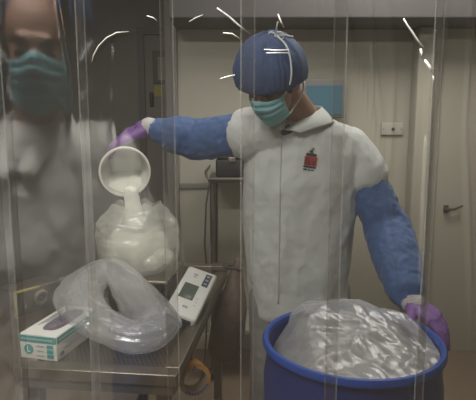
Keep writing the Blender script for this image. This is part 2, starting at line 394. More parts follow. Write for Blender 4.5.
# ------------------------------------------------------------------ steel table
TZ = .85
ca = PZ(176, 376, TZ); cb = PZ(229, 264, TZ); cc = PZ(17, 363, TZ)
ey = (cb-ca); ey.z = 0; TL = ey.length; ey.normalize(); ex = V(ey.y, -ey.x, 0); TW = (ca-cc).dot(ex)
T = frame(ca-ex*TW, ex, ey, V(0, 0, 1))          # table frame: origin front-left corner, on the top surface
def tl(p):                                 # world -> table local
    return T.inverted() @ p
def table():
    t = thing('steel_work_table', 'stainless steel work table with a perforated top left of the drum', 'table', T @ V(TW/2, TL/2, -TZ))
    bw = .045
    m = MB()
    m.box((TW/2, bw/2, -.015), (TW, bw, .03), T, .003).box((TW/2, TL-bw/2, -.015), (TW, bw, .03), T, .003)
    m.box((bw/2, TL/2, -.015), (bw, TL-2*bw, .03), T, .003).box((TW-.02, TL/2, -.015), (.04, TL-2*bw, .03), T, .003)
    obj('top_frame', m, M['steel'], t)
    # perforated tray: staggered rows of octagonal holes
    x0, x1, y0, y1 = bw, TW-.04, bw, TL-bw
    pit = .0125; ro = .0040
    nx = int((x1-x0)/pit); ny = int((y1-y0)/pit); px_ = (x1-x0)/nx; py_ = (y1-y0)/ny
    vs = []; fs = []
    for j in range(ny):
        off = (j % 2)*.5*px_
        for i in range(nx - (j % 2)):
            cx, cy = x0+off+(i+.5)*px_, y0+(j+.5)*py_
            b = len(vs)
            hx, hy = px_/2, py_/2
            sq = [(hx, 0), (hx, hy), (0, hy), (-hx, hy), (-hx, 0), (-hx, -hy), (0, -hy), (hx, -hy)]
            for k in range(8): vs.append((cx+sq[k][0], cy+sq[k][1], -.004))
            for k in range(8): a_ = k*PI/4; vs.append((cx+ro*math.cos(a_), cy+ro*math.sin(a_), -.004))
            for k in range(8): q = (k+1) % 8; fs.append((b+k, b+q, b+8+q, b+8+k))
        if j % 2:
            for xx in (x0, x1-px_/2):
                b = len(vs); yy = y0+j*py_
                vs += [(xx, yy, -.004), (xx+px_/2, yy, -.004), (xx+px_/2, yy+py_, -.004), (xx, yy+py_, -.004)]; fs.append((b, b+1, b+2, b+3))
    obj('perforated_tray', MB().add(vs, fs, T), M['steel'], t, False)
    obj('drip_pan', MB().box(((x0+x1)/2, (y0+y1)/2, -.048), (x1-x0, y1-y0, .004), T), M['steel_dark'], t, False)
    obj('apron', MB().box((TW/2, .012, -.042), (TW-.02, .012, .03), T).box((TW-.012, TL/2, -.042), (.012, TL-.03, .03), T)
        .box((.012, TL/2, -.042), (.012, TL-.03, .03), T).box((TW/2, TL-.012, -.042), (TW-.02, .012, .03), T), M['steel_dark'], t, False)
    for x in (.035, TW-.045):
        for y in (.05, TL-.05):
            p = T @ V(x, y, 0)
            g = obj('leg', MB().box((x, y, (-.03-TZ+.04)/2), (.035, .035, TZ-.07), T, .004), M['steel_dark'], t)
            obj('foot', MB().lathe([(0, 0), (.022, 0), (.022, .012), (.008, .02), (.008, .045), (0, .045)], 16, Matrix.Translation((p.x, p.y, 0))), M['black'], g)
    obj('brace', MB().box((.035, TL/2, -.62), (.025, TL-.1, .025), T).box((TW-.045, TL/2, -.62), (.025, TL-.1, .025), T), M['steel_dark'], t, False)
    # the clamp with two dark grips on the far right corner
    k = thing('table_clamp', 'small clamp with two dark grips on the far right table corner', 'clamp', T @ V(TW-.02, TL-.08, 0))
    obj('clamp_body', MB().box((TW-.025, TL-.09, .012), (.07, .06, .022), T, .004), M['steel_dark'], k)
    for dy in (-.012, .022):
        obj('grip', MB().cap(T @ V(TW-.01, TL-.1+dy, .018), .008, T @ V(TW+.06, TL-.1+dy*1.6, .012), .010), M['prong'], k)
table()
# the brown sack that hangs from the clamp
def sack():
    top = T @ V(TW+.05, TL-.1, -.005)
    lo = P(222, 348, top.y-.10)
    t = MB()
    for i in range(16):
        f = i/15; c = top.lerp(lo, f); wd = .018+.052*math.sin(min(1, f*1.1)*PI*.62)
        t.ell((c.x+.01*f, c.y, c.z), (wd, .012+.025*f, .06))
    s = thing('brown_sack', 'limp brown sack hanging from the clamp at the table corner', 'sack', top)
    blob('sack_body', t, M['brownbag'], s, .006, 2, lambda p, n: .006*ridge(p, (20, 20, 6), 3))
    obj('drawstring', MB().tube([top+V(-.02, 0, .01), top+V(0, -.015, -.02), top+V(.02, 0, .01), top+V(0, .015, -.02)], .0035, closed=True), M['black'], s)
sack()
# hook and tape roll under the right edge
def tape():
    c = P(193, 377, 1.40)
    t = thing('tape_roll', 'roll of brown packing tape hanging below the right table edge', 'tape', c)
    ax = V(.35, -.93, .12).normalized(); x = V(0, 0, 1).cross(ax).normalized(); y = ax.cross(x)
    F = frame(c, x, y, ax)
    ro, ri, h = .047, .035, .024
    obj('tape_winding', MB().lathe([(ri+.002, -h), (ro, -h), (ro, h), (ri+.002, h), (ri+.002, -h)], 48, F), M['tape'], t)
    obj('cardboard_core', MB().lathe([(ri-.002, -h-.001), (ri+.002, -h-.001), (ri+.002, h+.001), (ri-.002, h+.001), (ri-.002, -h-.001)], 48, F), M['core'], t)
    pr = MB(); rnd = random.Random(3)
    for i in range(9):
        a_ = R(-128+i*12); r_ = ro-.006
        q = frame(F @ V(math.cos(a_)*r_, math.sin(a_)*r_, h), x, y, ax)
        pr.box((0, 0, 0), (.006+.003*rnd.random(), .006, .0012), q @ Matrix.Rotation(a_, 4, 'Z'))
    lab = MB().lathe([(ri+.003, h+.0004), (ro-.001, h+.0004)], 30, F)
    lab2 = MB()
    n = 14
    lab2.grid(lambda u, v: F @ V(math.cos(R(-160+130*u))*(ri+.003+(ro-ri-.004)*v), math.sin(R(-160+130*u))*(ri+.003+(ro-ri-.004)*v), h+.0005), n, 1)
    lb = obj('paper_label', lab2, M['paper'], t, False)
    obj('printed_mark', pr, M['blue_ink'], lb, False)
    top = F @ V(0, 0, 0)
    hk = obj('hanging_hook', MB().tube([V(c.x, c.y, c.z+ri-.006)+V(.0, .0, -.002)+d for d in (V(.008, -.02, .012), V(0, -.005, 0), V(-.004, .012, .006), V(-.006, .016, .03), V(-.01, .012, .06))]+[T @ V(TW-.012, tl(c).y+.01, -.045)], .0035), M['black'])
    tag(hk, 'small black wire hook holding the tape roll under the table', 'hook')
tape()

# ------------------------------------------------------------------ glove carton
def carton():
    fr = PZ(57.5, 362, TZ); fl = PZ(21, 357.5, TZ)
    x = (fr-fl); x.z = 0; W = x.length; x.normalize(); y = V(-x.y, x.x, 0)
    L, H = .22, (P(57.5, 337, fr.y).z-TZ)
    F = frame(V(fl.x, fl.y, TZ), x, y, V(0, 0, 1))
    t = thing('glove_carton', 'white and teal carton of disposable gloves on the front table corner', 'glove box', F @ V(W/2, L/2, 0))
    obj('carton_body', MB().box((W/2, L/2, H/2), (W, L, H-.001), F, .0015), M['carton'], t)
    e = .0008
    s0, s1 = .30, .78
    m = MB(); n = 24        # oval opening in the top
    vs = []
    for i in range(n):
        a_ = 2*PI*i/n; vs.append((W*.56+W*.27*math.cos(a_)*abs(math.cos(a_))**-.35, L*.52+L*.37*math.sin(a_)*abs(math.sin(a_)+1e-9)**-.3, H+.0006))
    vs = [(a_[0], a_[1], a_[2]) for a_ in vs]
    m.add(vs, [tuple(range(n))], F)
    op = obj('dispensing_slot', m, M['slot'], t, False)
    op['label'] = 'dark oval opening with purple gloves inside'
    g = MB(); rnd = random.Random(5)
    for i in range(6): g.ell((W*(.44+.22*rnd.random()), L*(.28+.10*i), H-.002), (W*.13, L*.06, .006), F)
    blob('glove_tip', g, mat('dull_purple', (.11, .085, .125), .5, var=.3, vscale=60), op, .003, 1, lambda p, n_: .002*ridge(p, (90, 90, 90), 1))
    bh = H*.24
    obj('teal_band', MB().box((W/2, -e, H-bh/2-.004), (W-.002, .0016, bh), F).box((W+e, L/2, H-bh/2-.004), (.0016, L-.004, bh), F), M['teal'], t, False)
    cx, cz = W*.24, H*.40
    d = obj('size_disc', MB().lathe([(0, 0), (.0135, 0), (.0135, .0016), (0, .0016)], 28, F @ frame(V(cx, 0, cz), V(1, 0, 0), V(0, 0, 1), V(0, -1, 0))), M['teal'], t, False)
    FT = F @ frame(V(cx, -.0019, cz), V(1, 0, 0), V(0, 0, 1), V(0, -1, 0))
    text('letter_l', 'L', .023, M['carton'], d, FT)
    pb = MB()
    for i in range(3): pb.box((W*.82, -e, H*(.56-.19*i)), (W*.17, .0015, H*.14), F)
    obj('teal_pictogram', pb, M['teal'], t, False)
    tx = MB()
    for i in range(3): tx.box((W*.55, -e, H*(.56-.19*i)), (W*(.20-.03*(i % 2)), .0012, .003), F)
    for i in range(5): tx.box((W+e, L*.5, H*(.60-.075*i)), (.0012, L*(.72-.1*(i % 3)), .0022), F)
    for i in range(3): tx.box((W*(.14+.05*i), L*.55, H+e*.3), (.0028, L*(.55-.1*i), .0012), F)
    obj('print_lines', tx, M['grey_ink'], t, False)
    bx_ = MB()
    for i in range(12): bx_.box((W*(.08+.072*i), -.0022, H-bh/2-.004), (W*.05, .0008, bh*.33), F)
    for i in range(20): bx_.box((W+.0022, L*(.06+.045*i), H-bh/2-.004), (.0008, L*.03, bh*.33), F)
    obj('band_lettering', bx_, mat('pale_teal_print', (.35, .50, .48), .6), t, False)
    text('ce_mark', 'CE', .014, M['dark_ink'], t, F @ frame(V(W+.001, .022, .014), V(0, 1, 0), V(0, 0, 1), V(1, 0, 0)))
carton()
# the box with the round port behind it
def portbox():
    y0 = 1.62
    o = PZ(16, 316, TZ+.01)
    p1 = PZ(16, 318, TZ+.0)
    F = rotz(R(52), (p1.x, p1.y, TZ))
    W, D, H = .17, .10, .085
    t = thing('valve_box', 'dark grey box with a round port and yellow edge behind the glove carton', 'box', F @ V(W/2, D/2, 0))
    obj('box_body', MB().box((W/2, D/2, H/2), (W, D, H), F, .004), M['steel_dark'], t)
    obj('edge_strip', MB().box((.001, -.001, H/2), (.008, .008, H), F, .001).box((W*.25, -.001, H-.002), (W*.5, .008, .008), F, .001), M['yellow'], t)['label'] = 'dull yellow edge strip'
    c = F @ V(.075, -.001, H*.55)
    K = F @ frame(V(.088, 0, H*.55), V(1, 0, 0), V(0, 0, 1), V(0, -1, 0))
    r = obj('port_ring', MB().lathe([(.014, 0), (.026, 0), (.026, .008), (.020, .012), (.014, .010), (.014, 0)], 32, K), M['steel'], t)
    obj('port_plug', MB().lathe([(0, .006), (.013, .006), (.013, .002)], 32, K), M['black'], r)
portbox()

# ------------------------------------------------------------------ scale: indicator and weighing platform
def scale_set():
    a = PZ(163, 306, TZ+.05); b = P(197, 325, 1.50)
    fr = P(196, 321, 1.50); fl = P(166, 306, 1.53); br = P(218, 275, 1.74)
    yv = (br-fr).normalized(); x = (fr-fl); x = (x - yv*x.dot(yv)).normalized(); fl = fr-x*.108; z = x.cross(yv).normalized()
    W, L, H = (fr-fl).length, (br-fr).dot(yv), .036
    F = frame(fl, x, yv, z)
    t = thing('scale_indicator', 'white digital scale readout tilted on the right side of the steel table', 'scale readout', V((fl.x+br.x)/2, (fl.y+br.y)/2, TZ))
    obj('case', MB().box((W/2, L/2, -H/2), (W, L, H), F, .010), M['scale_body'], t)
    e = .0006
    obj('display', MB().box((W*.40, L*.47, e), (W*.46, L*.31, .0014), F, .0004), M['lcd'], t)['label'] = 'grey green liquid crystal display'
    kp = MB().box((W*.76, L*.79, e), (W*.20, L*.27, .0014), F, .0004)
    k = obj('keypad', kp, M['keypad'], t)
    kk = MB()
    for i in range(3): kk.box((W*.76, L*(.71+.08*i), .0018), (W*.1, L*.03, .001), F)
    obj('key', kk, M['grey_ink'], k, False)
    for q in ((.36, .84, .13, .035), (.36, .79, .10, .02), (.52, .17, .16, .035), (.76, .24, .06, .01), (.76, .31, .06, .01), (.76, .38, .06, .01)):
        obj('print_mark', MB().box((W*q[0], L*q[1], e), (W*q[2], L*q[3], .0012), F), M['grey_ink'], t, False)
    obj('front_label', MB().box((W*.5, -.0004, -H*.52), (W*.74, .0016, H*.48), F, .0005), M['keypad'], t)['label'] = 'dark blue label strip'
    for xx in (.25, .75):
        for yy in (.15, .8):
            p = F @ V(W*xx, L*yy, -H+.004); obj('stand_leg', MB().cap(p, .008, V(p.x, p.y, TZ+.009), .008), M['black'], t)
    # weighing platform
    c = P(137, 277, 1.95)
    t2 = thing('weighing_platform', 'low steel weighing platform under the white powder bag', 'scale', V(c.x, c.y+.02, TZ))
    zt = PZ(137, 280, 0).z
    Wp, Dp = .30, .28
    G = frame(V(c.x-Wp/2-.005, c.y-.13, TZ), ex, ey, V(0, 0, 1))
    obj('weighing_pan', MB().box((Wp/2, Dp/2, .047), (Wp, Dp, .012), G, .004), M['steel'], t2)
    obj('base', MB().box((Wp/2, Dp/2, .025), (Wp-.05, Dp-.05, .032), G, .006), M['black'], t2)
    for xx in (.04, Wp-.04):
        for yy in (.04, Dp-.04): obj('foot', MB().lathe([(0, 0), (.014, 0), (.014, .01), (0, .01)], 16, G @ Matrix.Translation((xx, yy, 0))), M['black'], t2)
    return c, TZ+.053
BC, BZ = scale_set()

# ------------------------------------------------------------------ powder bag, powder, bucket
def powder_bag():
    c = P(137, 240, 1.95); zt = P(136, 204, 1.95).z
    cx, cy = c.x, c.y
    H = zt-BZ
    t = thing('powder_bag', 'open milky plastic bag of white powder standing under the tilted bucket', 'bag', (cx, cy, BZ))
    def prof(f):
        return .105+.038*math.sin(min(1, f*1.15)*PI*.9) if f < .8 else .105+.038*math.sin(.92*PI*.9)+.0
    def fn(u, v):
        a = 2*PI*u; r = .128+.022*math.sin(PI*min(1, v*1.0+.05))
        if v > .72: r -= .045*((v-.72)/.28)**1.3
        r *= 1+.05*math.sin(3*a+2*v)+.035*math.sin(7*a-5*v)
        p = V(cx+r*math.cos(a)*1.02, cy+r*math.sin(a)*.95, BZ+.003+H*v)
        k = .010*ridge(p, (10, 10, 12), 2.2, 3)+.009*ridge(p, (7, 7, 24), 5, 3)
        p += V(math.cos(a), math.sin(a), 0)*k*(.5+.3*v)
        if v > .8: p.z += (v-.8)/.2*.012*noise.noise(V(math.cos(a)*2.0, math.sin(a)*2.0, 3))*2
        if v < .1: p = V(cx+(p.x-cx)*(.86+1.4*v), cy+(p.y-cy)*(.86+1.4*v), p.z)
        return p
    m = MB().grid(fn, 120, 60, True)
    m.grid(lambda u, v: fn(u, .99).lerp(V(cx, cy, BZ+.7*H), .0).lerp(V(cx, cy, BZ+H*.66), v*.75) + V(0, 0, .003*math.sin(12*PI*u+4*v)*(1-v)), 120, 10, True)
    n0 = len(m.v)
    obj('bag_film', m, M['whitebag'], t, True)
    # slumped lower folds at the right
    q = MB()
    for (px, py, rr) in ((150, 262, .035), (163, 256, .030), (118, 255, .03), (138, 268, .026)):
        s = P(px, py, 1.84); q.ell(s, (rr*1.25, rr, rr*.8))
    blob('bag_fold', q, M['whitebag'], t, .004, 2, lambda p, n: .006*ridge(p, (40, 40, 40), 1))
    # powder
    pw = MB()
    pw.ell((cx, cy, BZ+.095), (.118, .108, .090)).ell((cx+.02, cy-.02, BZ+.06), (.1, .085, .05)).ell((cx, cy, BZ+.15), (.055, .055, .05))
    o = blob('white_powder_heap', pw, M['powder'], None, .006, 3, lambda p, n: .006*noise.noise(p*25))
    tag(o, 'heap of white powder inside the milky bag', 'powder', kind='stuff')
powder_bag()
BK = P(125, 172, 1.86)
axb = V(-.20, .95, .10).normalized()                 # from the mouth into the bucket
bxx = V(0, 0, 1).cross(axb).normalized() * -1; bxx = axb.cross(V(0, 0, 1)).normalized(); bzz = bxx.cross(axb).normalized()
FB = frame(BK, bxx, bzz * 1, axb * 1)
FB = frame(BK, bxx, axb.cross(bxx), axb)
RM = .0885
def bucket():
    t = thing('white_bucket', 'small white plastic bucket tipped over the powder bag', 'bucket', BK)
    ro, ri, rb, d = RM, RM-.003, RM*.74, .17
    obj('bucket_wall', MB().lathe([(ri, .0), (rb-.003, d-.004), (0, d-.004)], 64, FB).lathe([(0, d), (rb-.004, d), (rb, d-.004), (ro-.001, .02), (ro-.001, 0), (ri, 0)], 64, FB), M['bucket'], t)
    obj('rim', MB().lathe([(ri, 0), (ri, -.004), (ro+.002, -.005), (ro+.005, -.002), (ro+.005, .007), (ro-.001, .008), (ri, 0)], 64, FB), M['bucket'], t)
    # remaining powder lying on the lower wall and base
    m = MB(); dn = FB.inverted().to_3x3() @ V(0, 0, -1); a0 = math.atan2(dn.y, dn.x)
    def f(u, v):
        # a wedge of powder along the lower wall
        z = d-.006-(d-.02)*v; rw = (ri-.003)+(rb-ri)*(z/d); half = R(64)*(1-.25*v)
        a_ = a0+half*(2*u-1)
        return a_, rw, z
    def surf(u, v):
        a_, rw, z = f(u, v)
        base = V(rw*math.cos(a_), rw*math.sin(a_), z)
        g = f(0, v); h2 = f(1, v)
        c0 = V(g[1]*math.cos(g[0]), g[1]*math.sin(g[0]), z); c1 = V(h2[1]*math.cos(h2[0]), h2[1]*math.sin(h2[0]), z)
        s = c0.lerp(c1, u); s = s + V(math.cos(a0), math.sin(a0), 0)*(.004+.006*noise.noise(V(u*6, v*6, 3)))
        return s, base
    m.grid(lambda u, v: FB @ surf(u, v)[0], 24, 16)
    m.grid(lambda u, v: FB @ surf(u, v)[1], 24, 16)
    m.grid(lambda u, v: FB @ surf(u, 0)[0].lerp(surf(u, 0)[1], v), 24, 1); m.grid(lambda u, v: FB @ surf(u, 1)[0].lerp(surf(u, 1)[1], v), 24, 1)
    o = obj('bucket_powder', m, M['powder'], None, True); tag(o, 'white powder left in the lower half of the bucket', 'powder', kind='stuff')
    # the falling stream
    p0 = BK + (FB.to_3x3() @ V(math.cos(a0), math.sin(a0), 0))*(RM-.012); s = MB()
    p0 += V(.022, 0, 0)
    for i in range(22):
        g = i/21; s.ell((p0.x+.010*g, p0.y-.012+.02*g, p0.z+.004-g*.13), (.026+.012*g, .018, .024))
    o = blob('falling_powder', s, M['powder'], None, .004, 3, lambda p, n: .003*noise.noise(p*40)); tag(o, 'stream of white powder falling from the bucket into the bag', 'powder', kind='stuff')
bucket()

# ------------------------------------------------------------------ bundle of clear bags in front
def bundle():
    z = TZ+.05
    key = [(102, 272, .10), (82, 288, .085), (82, 308, .085), (104, 325, .065), (130, 337, .045), (150, 334, .045), (154, 319, .05), (141, 301, .07), (128, 285, .09), (115, 272, .105)]
    pts = []
    for px, py, h in key: pts.append((PZ(px, py, TZ+h), h))
    n = len(pts); path = []
    for i in range(n):
        p0, p1, p2, p3 = [pts[(i+k-1) % n] for k in range(4)]
        for s in range(10):
            u = s/10
            q = .5*((2*p1[0])+(p2[0]-p0[0])*u+(2*p0[0]-5*p1[0]+4*p2[0]-p3[0])*u*u+(-p0[0]+3*p1[0]-3*p2[0]+p3[0])*u**3)
            path.append(q)
    t = thing('clear_bag_bundle', 'looped bundle of clear plastic bags lying on the perforated table top', 'plastic bags', PZ(125, 315, TZ))
    def shell(k, rs, seed):
        N = len(path)
        def fn(u, v):
            i = int(u*N) % N; p = path[i]; tg = (path[(i+1) % N]-path[i-1]).normalized()
            sx = V(0, 0, 1); sy = tg.cross(sx).normalized()
            a = 2*PI*v
            rw = rs*(1+.18*math.sin(u*2*PI*2+seed)); r1 = .028 if True else 0
            rr = 1 + .20*noise.noise(V(u*7+seed, math.cos(a)*3.2, math.sin(a)*3.2+seed)) + .13*ridge((u*9, math.cos(a), math.sin(a)), (1, 2.6, 2.6), seed, 2)+.07*ridge((u*10, math.cos(a), math.sin(a)), (1, 7, 7), seed+3, 3)
            q = p + sy*(math.cos(a)*rw*rr) + sx*(math.sin(a)*r1*1.35*rr)
            if q.z < TZ+.004: q.z = TZ+.004
            return q
        m = MB().grid(fn, N, 40, True)
        # close u seam
        return m
    obj('outer_bag', shell(0, .056, 0), M['clearbag'], t, True)
    obj('inner_bag', shell(0, .036, 4), M['clearbag'], t, True)
    # loose flap toward the upper left
    a, b, c, d = PZ(52, 280, TZ+.05), PZ(66, 292, TZ+.03), PZ(86, 268, TZ+.07), PZ(84, 300, TZ+.03)
    obj('loose_flap', MB().grid(lambda u, v: a.lerp(c, u).lerp(b.lerp(d, u), v)+V(0, 0, .012*noise.noise(V(u*4, v*4, 1))), 16, 16), M['clearbag'], t, True)
bundle()

# ------------------------------------------------------------------ blue drum and its liner
DZ = .87
DC = PZ(352, 337.5, DZ); DR = .253
def drum():
    t = thing('blue_drum', 'open blue plastic drum lined with a milky plastic sack', 'drum', (DC.x, DC.y, 0))
    F = Matrix.Translation((DC.x, DC.y, 0)); r = DR
    prof = [(0, .02), (r*.86, .02), (r*.90, 0), (r*.93, .02), (r*.95, .06), (r*.985, .12), (r*.985, .26), (r*.965, .28), (r*.965, .30), (r*.985, .32), (r*.985, .55), (r*.965, .57), (r*.965, .59), (r*.985, .61), (r*.985, .76), (r*.96, .80), (r*.955, .83), (r*.96, DZ-.012),
            (r*.94, DZ-.012), (r*.94, .80), (r*.965, .74), (r*.965, .05), (0, .05)]
    obj('drum_body', MB().lathe(prof, 96, F), M['drum'], t)
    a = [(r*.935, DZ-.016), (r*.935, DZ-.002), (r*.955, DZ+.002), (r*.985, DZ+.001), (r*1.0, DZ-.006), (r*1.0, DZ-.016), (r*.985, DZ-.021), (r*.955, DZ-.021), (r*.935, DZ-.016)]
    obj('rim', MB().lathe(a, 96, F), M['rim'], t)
    # liner: crumpled film, billowing up at the back and right, sunk at the left
    l = thing('drum_liner', 'crumpled milky plastic sack bulging out of the blue drum', 'plastic sack', (DC.x, DC.y, DZ-.1))
    R0 = r*.925
    def hz(x, y):
        rr = math.hypot(x, y)/R0; q = V(x, y, 0)
        base = -.020 + .042*math.exp(-((x-.04)**2/.018+(y-.07)**2/.014)) - .02*rr*rr
        base += .045*max(0, y/R0)*(1 if x > -.16 else .3) + .03*math.exp(-((x+.12)**2/.004+(y-.08)**2/.010))
        base -= .095*max(0, (-x/R0)-.52)**1.0*1.6
        base += .020*ridge(q, (5, 8, 1), 1.3, 2)*(1-.4*rr)
        base += .011*ridge((x+.5*y, y-.3*x, 0), (12, 7, 1), 4.0, 3)
        base += .013*abs(noise.noise(V(x*9+y*7, y*4-x*4, 2)))*2
        return DZ + base
    def fn(u, v):
        a_ = 2*PI*u; rr = R0*(v**.8)*(1+.0*math.sin(6*a_))
        x, y = rr*math.cos(a_), rr*math.sin(a_)
        return V(DC.x+x, DC.y+y, hz(x, y))
    obj('top_film', MB().grid(fn, 220, 70, True), M['liner'], l, True)
    def fn2(u, v):
        a_ = 2*PI*u; x, y = R0*math.cos(a_), R0*math.sin(a_); z0 = hz(x, y)
        return V(DC.x+x*(1-.10*math.sin(v*PI/2)), DC.y+y*(1-.10*math.sin(v*PI/2)), z0-(z0-DZ+.30)*v)
    obj('side_film', MB().grid(fn2, 220, 14, True), M['liner'], l, True)
    def fn3(u, v):
        a_ = 2*PI*u; rr = R0*.9*v; x, y = rr*math.cos(a_), rr*math.sin(a_)
        return V(DC.x+x, DC.y+y, hz(x, y)*1.0-.045-.03*noise.noise(V(x*12, y*12, 8)))
    obj('inner_film', MB().grid(fn3, 120, 40, True), M['whitebag'], l, True)
drum()

# ------------------------------------------------------------------ people
def hand_mb(m, wrist, d, n, s, r=1.0, curl=(20, 30, 30), scale=1.0, spread=.0, thumb=None, curls=None):
    """d towards the fingertips, n out of the back of the hand, s towards the thumb"""
    d = d.normalized(); n = (n-d*n.dot(d)).normalized(); sd = d.cross(n)
    s = sd if sd.dot(s) > 0 else -sd; k = scale
    m.cap(wrist-d*.002, .024*r*k, wrist+d*.02*k, .027*r*k)
    ln = (.072, .080, .074, .058); off = (.030, .010, -.011, -.030); base = (.088, .092, .088, .080)
    for i in range(4):
        kn = wrist + d*base[i]*k + s*off[i]*k
        m.cap(wrist+d*.018*k+s*off[i]*.6*k, .0165*r*k, kn, .0125*r*k)
        dd = (d + s*off[i]*(2+spread*10)).normalized(); p = kn; rad = .0104 if i < 3 else .0088
        ax = dd.cross(n).normalized(); ang = 0
        cu = curls[i] if curls else curl
        for j, f in enumerate((.48, .30, .22)):
            ang += cu[j]; q = Matrix.Rotation(R(-ang), 3, ax) @ dd
            p2 = p + q*ln[i]*f*k; m.cap(p, (rad-.0006*j)*r*k, p2, (rad-.0006*(j+1))*r*k, 12); p = p2
    tb = wrist + d*.028*k + s*.022*k
    t1, t2, t3 = thumb if thumb else ((.55, .75, -.35), (.85, .45, -.3), (.95, .2, -.25))
    p = tb
    for (a, b, c), L, r0, r1 in ((t1, .042, .0165, .013), (t2, .032, .0125, .0112), (t3, .026, .0112, .0095)):
        q = (d*a+s*b+n*c).normalized(); p2 = p+q*L*k; m.cap(p, r0*r*k, p2, r1*r*k, 12); p = p2
    return m
def head_mb(m, HF):
    m.ell((0, -.01, .035), (.075, .095, .085), HF).ell((0, .032, -.03), (.062, .064, .085), HF).ell((0, .05, -.085), (.042, .042, .032), HF)
    L = lambda *a: HF @ V(*a)
    m.cap(L(0, .090, .004), .009, L(0, .112, -.038), .014)
    m.cap(L(-.034, .084, .022), .011, L(.034, .084, .022), .011)
    m.cap(L(-.02, .092, -.068), .009, L(.02, .092, -.068), .009)
    for s in (-1, 1): m.ell((s*.079, -.008, -.012), (.010, .021, .032), HF)
    return m
def oval(c, rx, ry, xa_, ya_, n=32, e=2.3):
    r = []
    for i in range(n):
        a = 2*PI*i/n; ca_, sa = math.cos(a), math.sin(a)
        r.append(c + xa_*(rx*math.copysign(abs(ca_)**(2/e), ca_)) + ya_*(ry*math.copysign(abs(sa)**(2/e), sa)))
    return r
def person(J):
    root = thing('person', J['label'], 'person', J['base'])
    HF = J['head']; L = lambda *a: HF @ V(*a)
    Sx, Sy = J['sx'], J['sy']              # to the person's left, and forward (horizontal)
    nb = J['neck']
    # body: one continuous mesh
    m = MB(); head_mb(m, HF)
    m.chain([(L(0, -.025, -.05), .056), (nb, .060)])
    m.loft([oval(c, a*.86, b*.82, Sx, Sy) for c, a, b in J['torso']])
    hip = J['torso'][0][0]
    for s in ('r', 'l'):
        sh, el, wr = J['sh_'+s], J['el_'+s], J['wr_'+s]
        m.chain([(nb-V(0, 0, .03), .05), (sh, .050), (el, .038), (wr, .026)])
        hd = J['hand_'+s]; hand_mb(m, wr, hd['d'], hd['n'], hd['s'], .8, hd.get('curl', (20, 30, 30)), thumb=hd.get('thumb'), curls=hd.get('curls'), scale=hd.get('k', 1))
        m.chain([(J['hip_'+s], .085), (J['kn_'+s], .055), (J['an_'+s], .038)])
        m.cap(J['an_'+s]+V(0, 0, -.045), .035, J['an_'+s]+V(0, 0, -.05)+Sy*.13, .028)
    blob('body', m, M['skin'], root, .0055, 3)
    # face
    for s in (-1, 1):
        e = obj('eye', MB().ell((s*.031, .083, -.002), (.0145, .012, .0085), HF), M['eye'], root)
        obj('eyebrow', MB().chain([(L(s*.016, .100, .019), .0035), (L(s*.034, .097, .026), .0042), (L(s*.050, .083, .020), .003)]), M['brow'], root)
    hm = MB()
    for s in (-1, 1): hm.cap(L(s*.070, .010, .02), .012, L(s*.068, .02, -.03), .008)
    hm.ell((0, -.035, -.012), (.068, .072, .06), HF)
    blob('hair', hm, M['hair'], root, .004, 1)
    # trousers, shoes
    tr = MB().ell(hip-V(0, 0, .03), (.175, .125, .12))
    for s in ('r', 'l'): tr.chain([(J['hip_'+s], .105), (J['kn_'+s], .080), (J['an_'+s]+V(0, 0, .02), .07)])
    blob('trousers', tr, M['trousers'], root, .009, 3, lambda p, n: .006*ridge(p, (7, 7, 14), 3))
    for s in ('r', 'l'):
        a = J['an_'+s]
        blob('shoe', MB().cap(a+V(0, 0, -.045)-Sy*.04, .042, a+V(0, 0, -.048)+Sy*.14, .038).cap(a+V(0, 0, -.02), .045, a+V(0, 0, -.045), .045), M['shoe'], root, .006, 2)
    # tunic
    ct = MB(); ct.loft([oval(c, a, b, Sx, Sy) for c, a, b in J['torso']])
    ct.ell(J['torso'][-1][0]+V(0, 0, -.03), (.10, .09, .06))
    for s in ('r', 'l'):
        sh, el = J['sh_'+s], J['el_'+s]; f = J['coat_'+s]
        ct.chain([(nb-V(0, .0, .055), .075), (sh+(nb-sh)*.12, .082), (sh.lerp(el, f), .092)])
    sd = J.get('seed', 0)
    def wr_(p, n):
        low = max(0, min(1, (nb.z-p.z)/.5))
        return .013*ridge(p, (6, 6, 2.0), 1+sd, 2)*low + .009*ridge(p, (10, 10, 6), 4+sd, 3) + .003*ridge(p, (30, 30, 22), 2+sd, 2)
    blob('tunic', ct, M[J.get('coat', 'tyvek')], root, .008, 5, wr_)
    # collar (folded), running round the neck and meeting in a V in front
    vb = J['vbase']
    def col(u, v):
        a = (u-.5)*2*PI*.96        # 0 at the nape
        dirv = -Sy*math.cos(a)+Sx*math.sin(a)
        fr = (1-math.cos(a))/2     # 0 nape .. 1 front
        inner = nb + dirv*(.072+.004*fr) + V(0, 0, .050-.01*fr)
        inner = inner.lerp(vb, fr**3.5)
        outd = (dirv*(.034+.012*fr) - V(0, 0, .060*(1-.2*fr)))
        side = Sx*math.copysign(1, a)*fr**2*.055
        up = V(0, 0, .006)*math.sin(v*PI)*(1-fr*.4) + Sy*(.012*math.sin(v*PI)*fr)
        return inner + (outd*(1-fr**3*.75)+side)*v + up
    obj('collar', MB().grid(col, 64, 10), M[J.get('coat', 'tyvek')], root, True, .003)
    # dark shirt in the V
    a, b, c = vb-Sy*.012-V(0, 0, .008), nb+Sy*.05-Sx*.03-V(0, 0, .012), nb+Sy*.05+Sx*.03-V(0, 0, .012)
    blob('shirt', MB().cap(a, .012, b, .016).cap(a, .012, c, .016).cap(b, .016, c, .016), M['shirt'], root, .005, 2)
